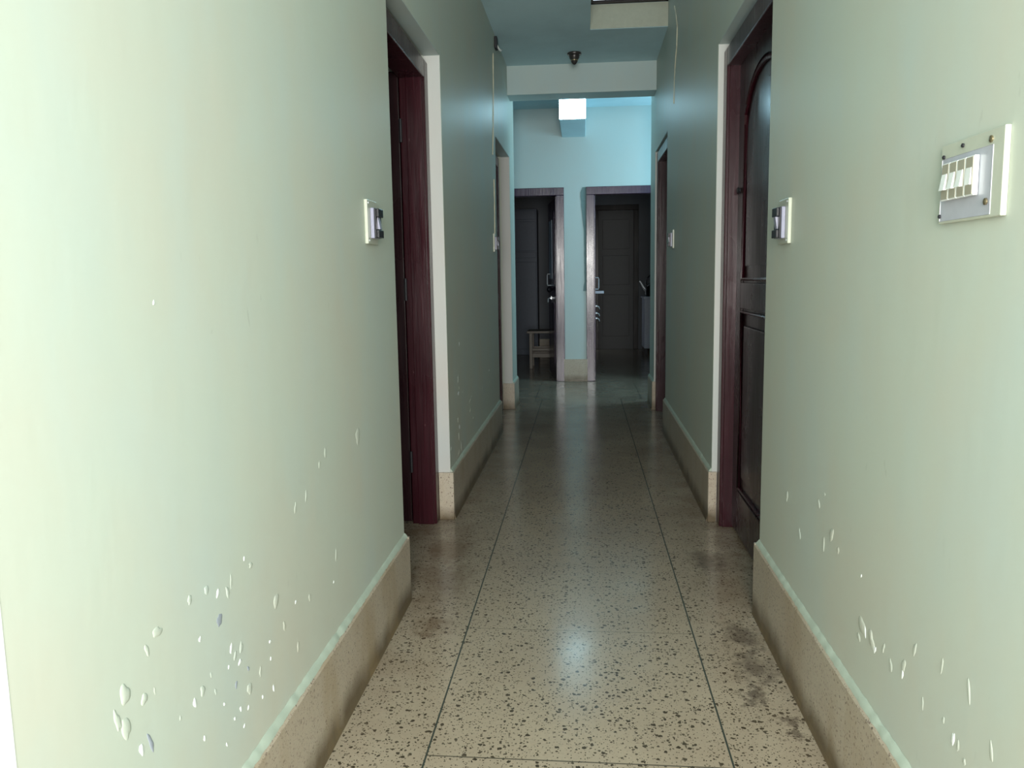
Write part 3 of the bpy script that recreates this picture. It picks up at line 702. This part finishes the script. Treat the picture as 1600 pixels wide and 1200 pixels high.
# ------------------------------------------------------------------ surface wires and the clip
def wire(name, W, side, pts, r, label):
    b = B(); P_ = []
    for i in range(len(pts) - 1):
        (a0, b0), (a1, b1) = pts[i], pts[i + 1]
        for k in range(6):
            t_ = k / 6; y = a0 + (a1 - a0) * t_; z = b0 + (b1 - b0) * t_
            P_.append((W(y) - side * (r * .9 + .0), y + random.uniform(-.0035, .0035), z))
    P_.append((W(pts[-1][0]) - side * r * .9, *pts[-1]))
    tube(b, P_, [r * random.uniform(.6, 1.15) for _ in P_], 6)
    o = obj(name, b, M['wire'], smooth=True); tag(o, label, 'wire'); return o
wire('surface_wire', WL, -1, [(5.88, 2.70), (5.86, 2.5), (5.83, 2.30), (5.78, 2.1), (5.74, 1.99)], .0042, 'upper pale wire running down the left wall from the ceiling clip')
wire('surface_wire', WL, -1, [(5.79, 1.83), (5.80, 1.7), (5.79, 1.56), (5.78, 1.452)], .0042, 'lower pale wire above the far left switch')
wire('surface_wire', WR, 1, [(5.56, 2.86), (5.46, 2.78), (5.38, 2.68), (5.40, 2.58), (5.48, 2.48), (5.53, 2.38), (5.54, 2.25)], .0034, 'thin curved pale wire hanging on the right wall from the ceiling')
x = WL(6.0)
t = root('wall_clip', (x, 6.05, 2.80)); tag(t, 'small dark clip with a white end at the top of the left wall', 'clip')
b = B(); box(b, x, x + .02, 5.99, 6.07, 2.765, 2.845, .004); obj('bracket', b, M['iron'], t)
b = B(); tube(b, [(x + .016, 6.03, 2.79), (x + .026, 6.06, 2.775), (x + .034, 6.09, 2.770), (x + .040, 6.12, 2.782)], [.006, .007, .009, .005], 8); obj('hook', b, M['flake'], t, smooth=True)

# ------------------------------------------------------------------ things in the dark rooms
t = root('wooden_stool', (-.45, 10.35, 0)); tag(t, 'plain wooden stool standing in the dark left room', 'stool')
SX0, SX1, SY0, SY1 = -.67, -.27, 10.13, 10.50
b = B(); box(b, SX0 - .03, SX1 + .03, SY0 - .02, SY1 + .02, .445, .472, .004); obj('seat', b, M['stoolwood'], t)
for xx in (SX0, SX1 - .035):
    for yy_ in (SY0, SY1 - .035):
        b = B(); box(b, xx, xx + .038, yy_, yy_ + .038, 0, .445, .003); obj('leg', b, M['stoolwood'], t)
for z in (.14, .225):
    for yy_ in (SY0 + .008, SY1 - .028):
        b = B(); box(b, SX0 + .038, SX1 - .035, yy_, yy_ + .018, z, z + (.05 if z < .2 else .028), .002); obj('rail', b, M['stoolwood'], t)

t = root('tall_cupboard', (-.83, 12.1, 0)); tag(t, 'tall slate-grey cupboard at the back of the dark left room', 'cupboard')
b = B(); box(b, -1.10, -.66, 11.95, 12.39, 0, 2.12, .004); obj('body', b, M['cupboard'], t)
for z0, z1 in ((.08, 1.36), (1.42, 1.50), (1.52, 1.94), (1.97, 2.10)):
    b = B(); box(b, -1.085, -.675, 11.935, 11.950, z0, z1, .004); obj('cupboard_door', b, M['cupboard'], t)

t = root('low_cabinet', (1.18, 11.95, 0)); tag(t, 'low blue-grey cabinet carrying the black kettle in the dark right room', 'cabinet')
b = B(); box(b, .875, 1.48, 11.72, 12.22, .10, .815, .004); obj('body', b, M['cabinet'], t)
b = B(); box(b, .858, 1.50, 11.70, 12.24, .815, .84, .003); obj('worktop', b, M['cabinet'], t)
for xx in (.885, 1.43):
    for yy_ in (11.73, 12.17):
        b = B(); box(b, xx, xx + .04, yy_, yy_ + .04, 0, .10, .002); obj('leg', b, M['iron'], t)
for x0_, x1_ in ((.885, 1.17), (1.185, 1.47)):
    b = B(); box(b, x0_, x1_, 11.706, 11.720, .115, .80, .003); dr = obj('cabinet_door', b, M['cabinet'], t)
    b = B(); tube(b, [(x1_ - .04 if x0_ < 1 else x0_ + .04, 11.70, .5), (x1_ - .04 if x0_ < 1 else x0_ + .04, 11.70, .6)], .006); obj('handle', b, M['steel'], dr)

kx, ky = 1.01, 11.93
t = root('kettle', (kx, ky, .84)); tag(t, 'black kettle on top of the low cabinet in the dark right room', 'kettle')
b = B(); lathe(b, [(.09, 0), (.115, .02), (.12, .08), (.105, .14), (.07, .18), (.05, .19)], (kx, ky, .84), 'z', 28); obj('body', b, M['black_plastic'], t, smooth=True)
b = B(); lathe(b, [(.055, .188), (.05, .2), (.012, .21), (.012, .225), (.018, .235), (.006, .245)], (kx, ky, .84), 'z', 20); obj('lid', b, M['black_plastic'], t, smooth=True)
b = B(); tube(b, [(kx - .10, ky, .93), (kx - .14, ky, .98), (kx - .165, ky, 1.03), (kx - .19, ky, 1.06)], [.028, .02, .015, .012], 10); obj('spout', b, M['steel'], t, smooth=True)
b = B(); tube(b, [(kx - .09, ky, 1.0)] + [(kx - .10 * math.cos(PI * k / 8), ky, 1.02 + .13 * math.sin(PI * k / 8)) for k in range(9)] + [(kx + .09, ky, 1.0)], .009, 8); obj('handle', b, M['black_plastic'], t, smooth=True)

for o in bpy.data.objects:
    if '_o' in o: del o['_o']
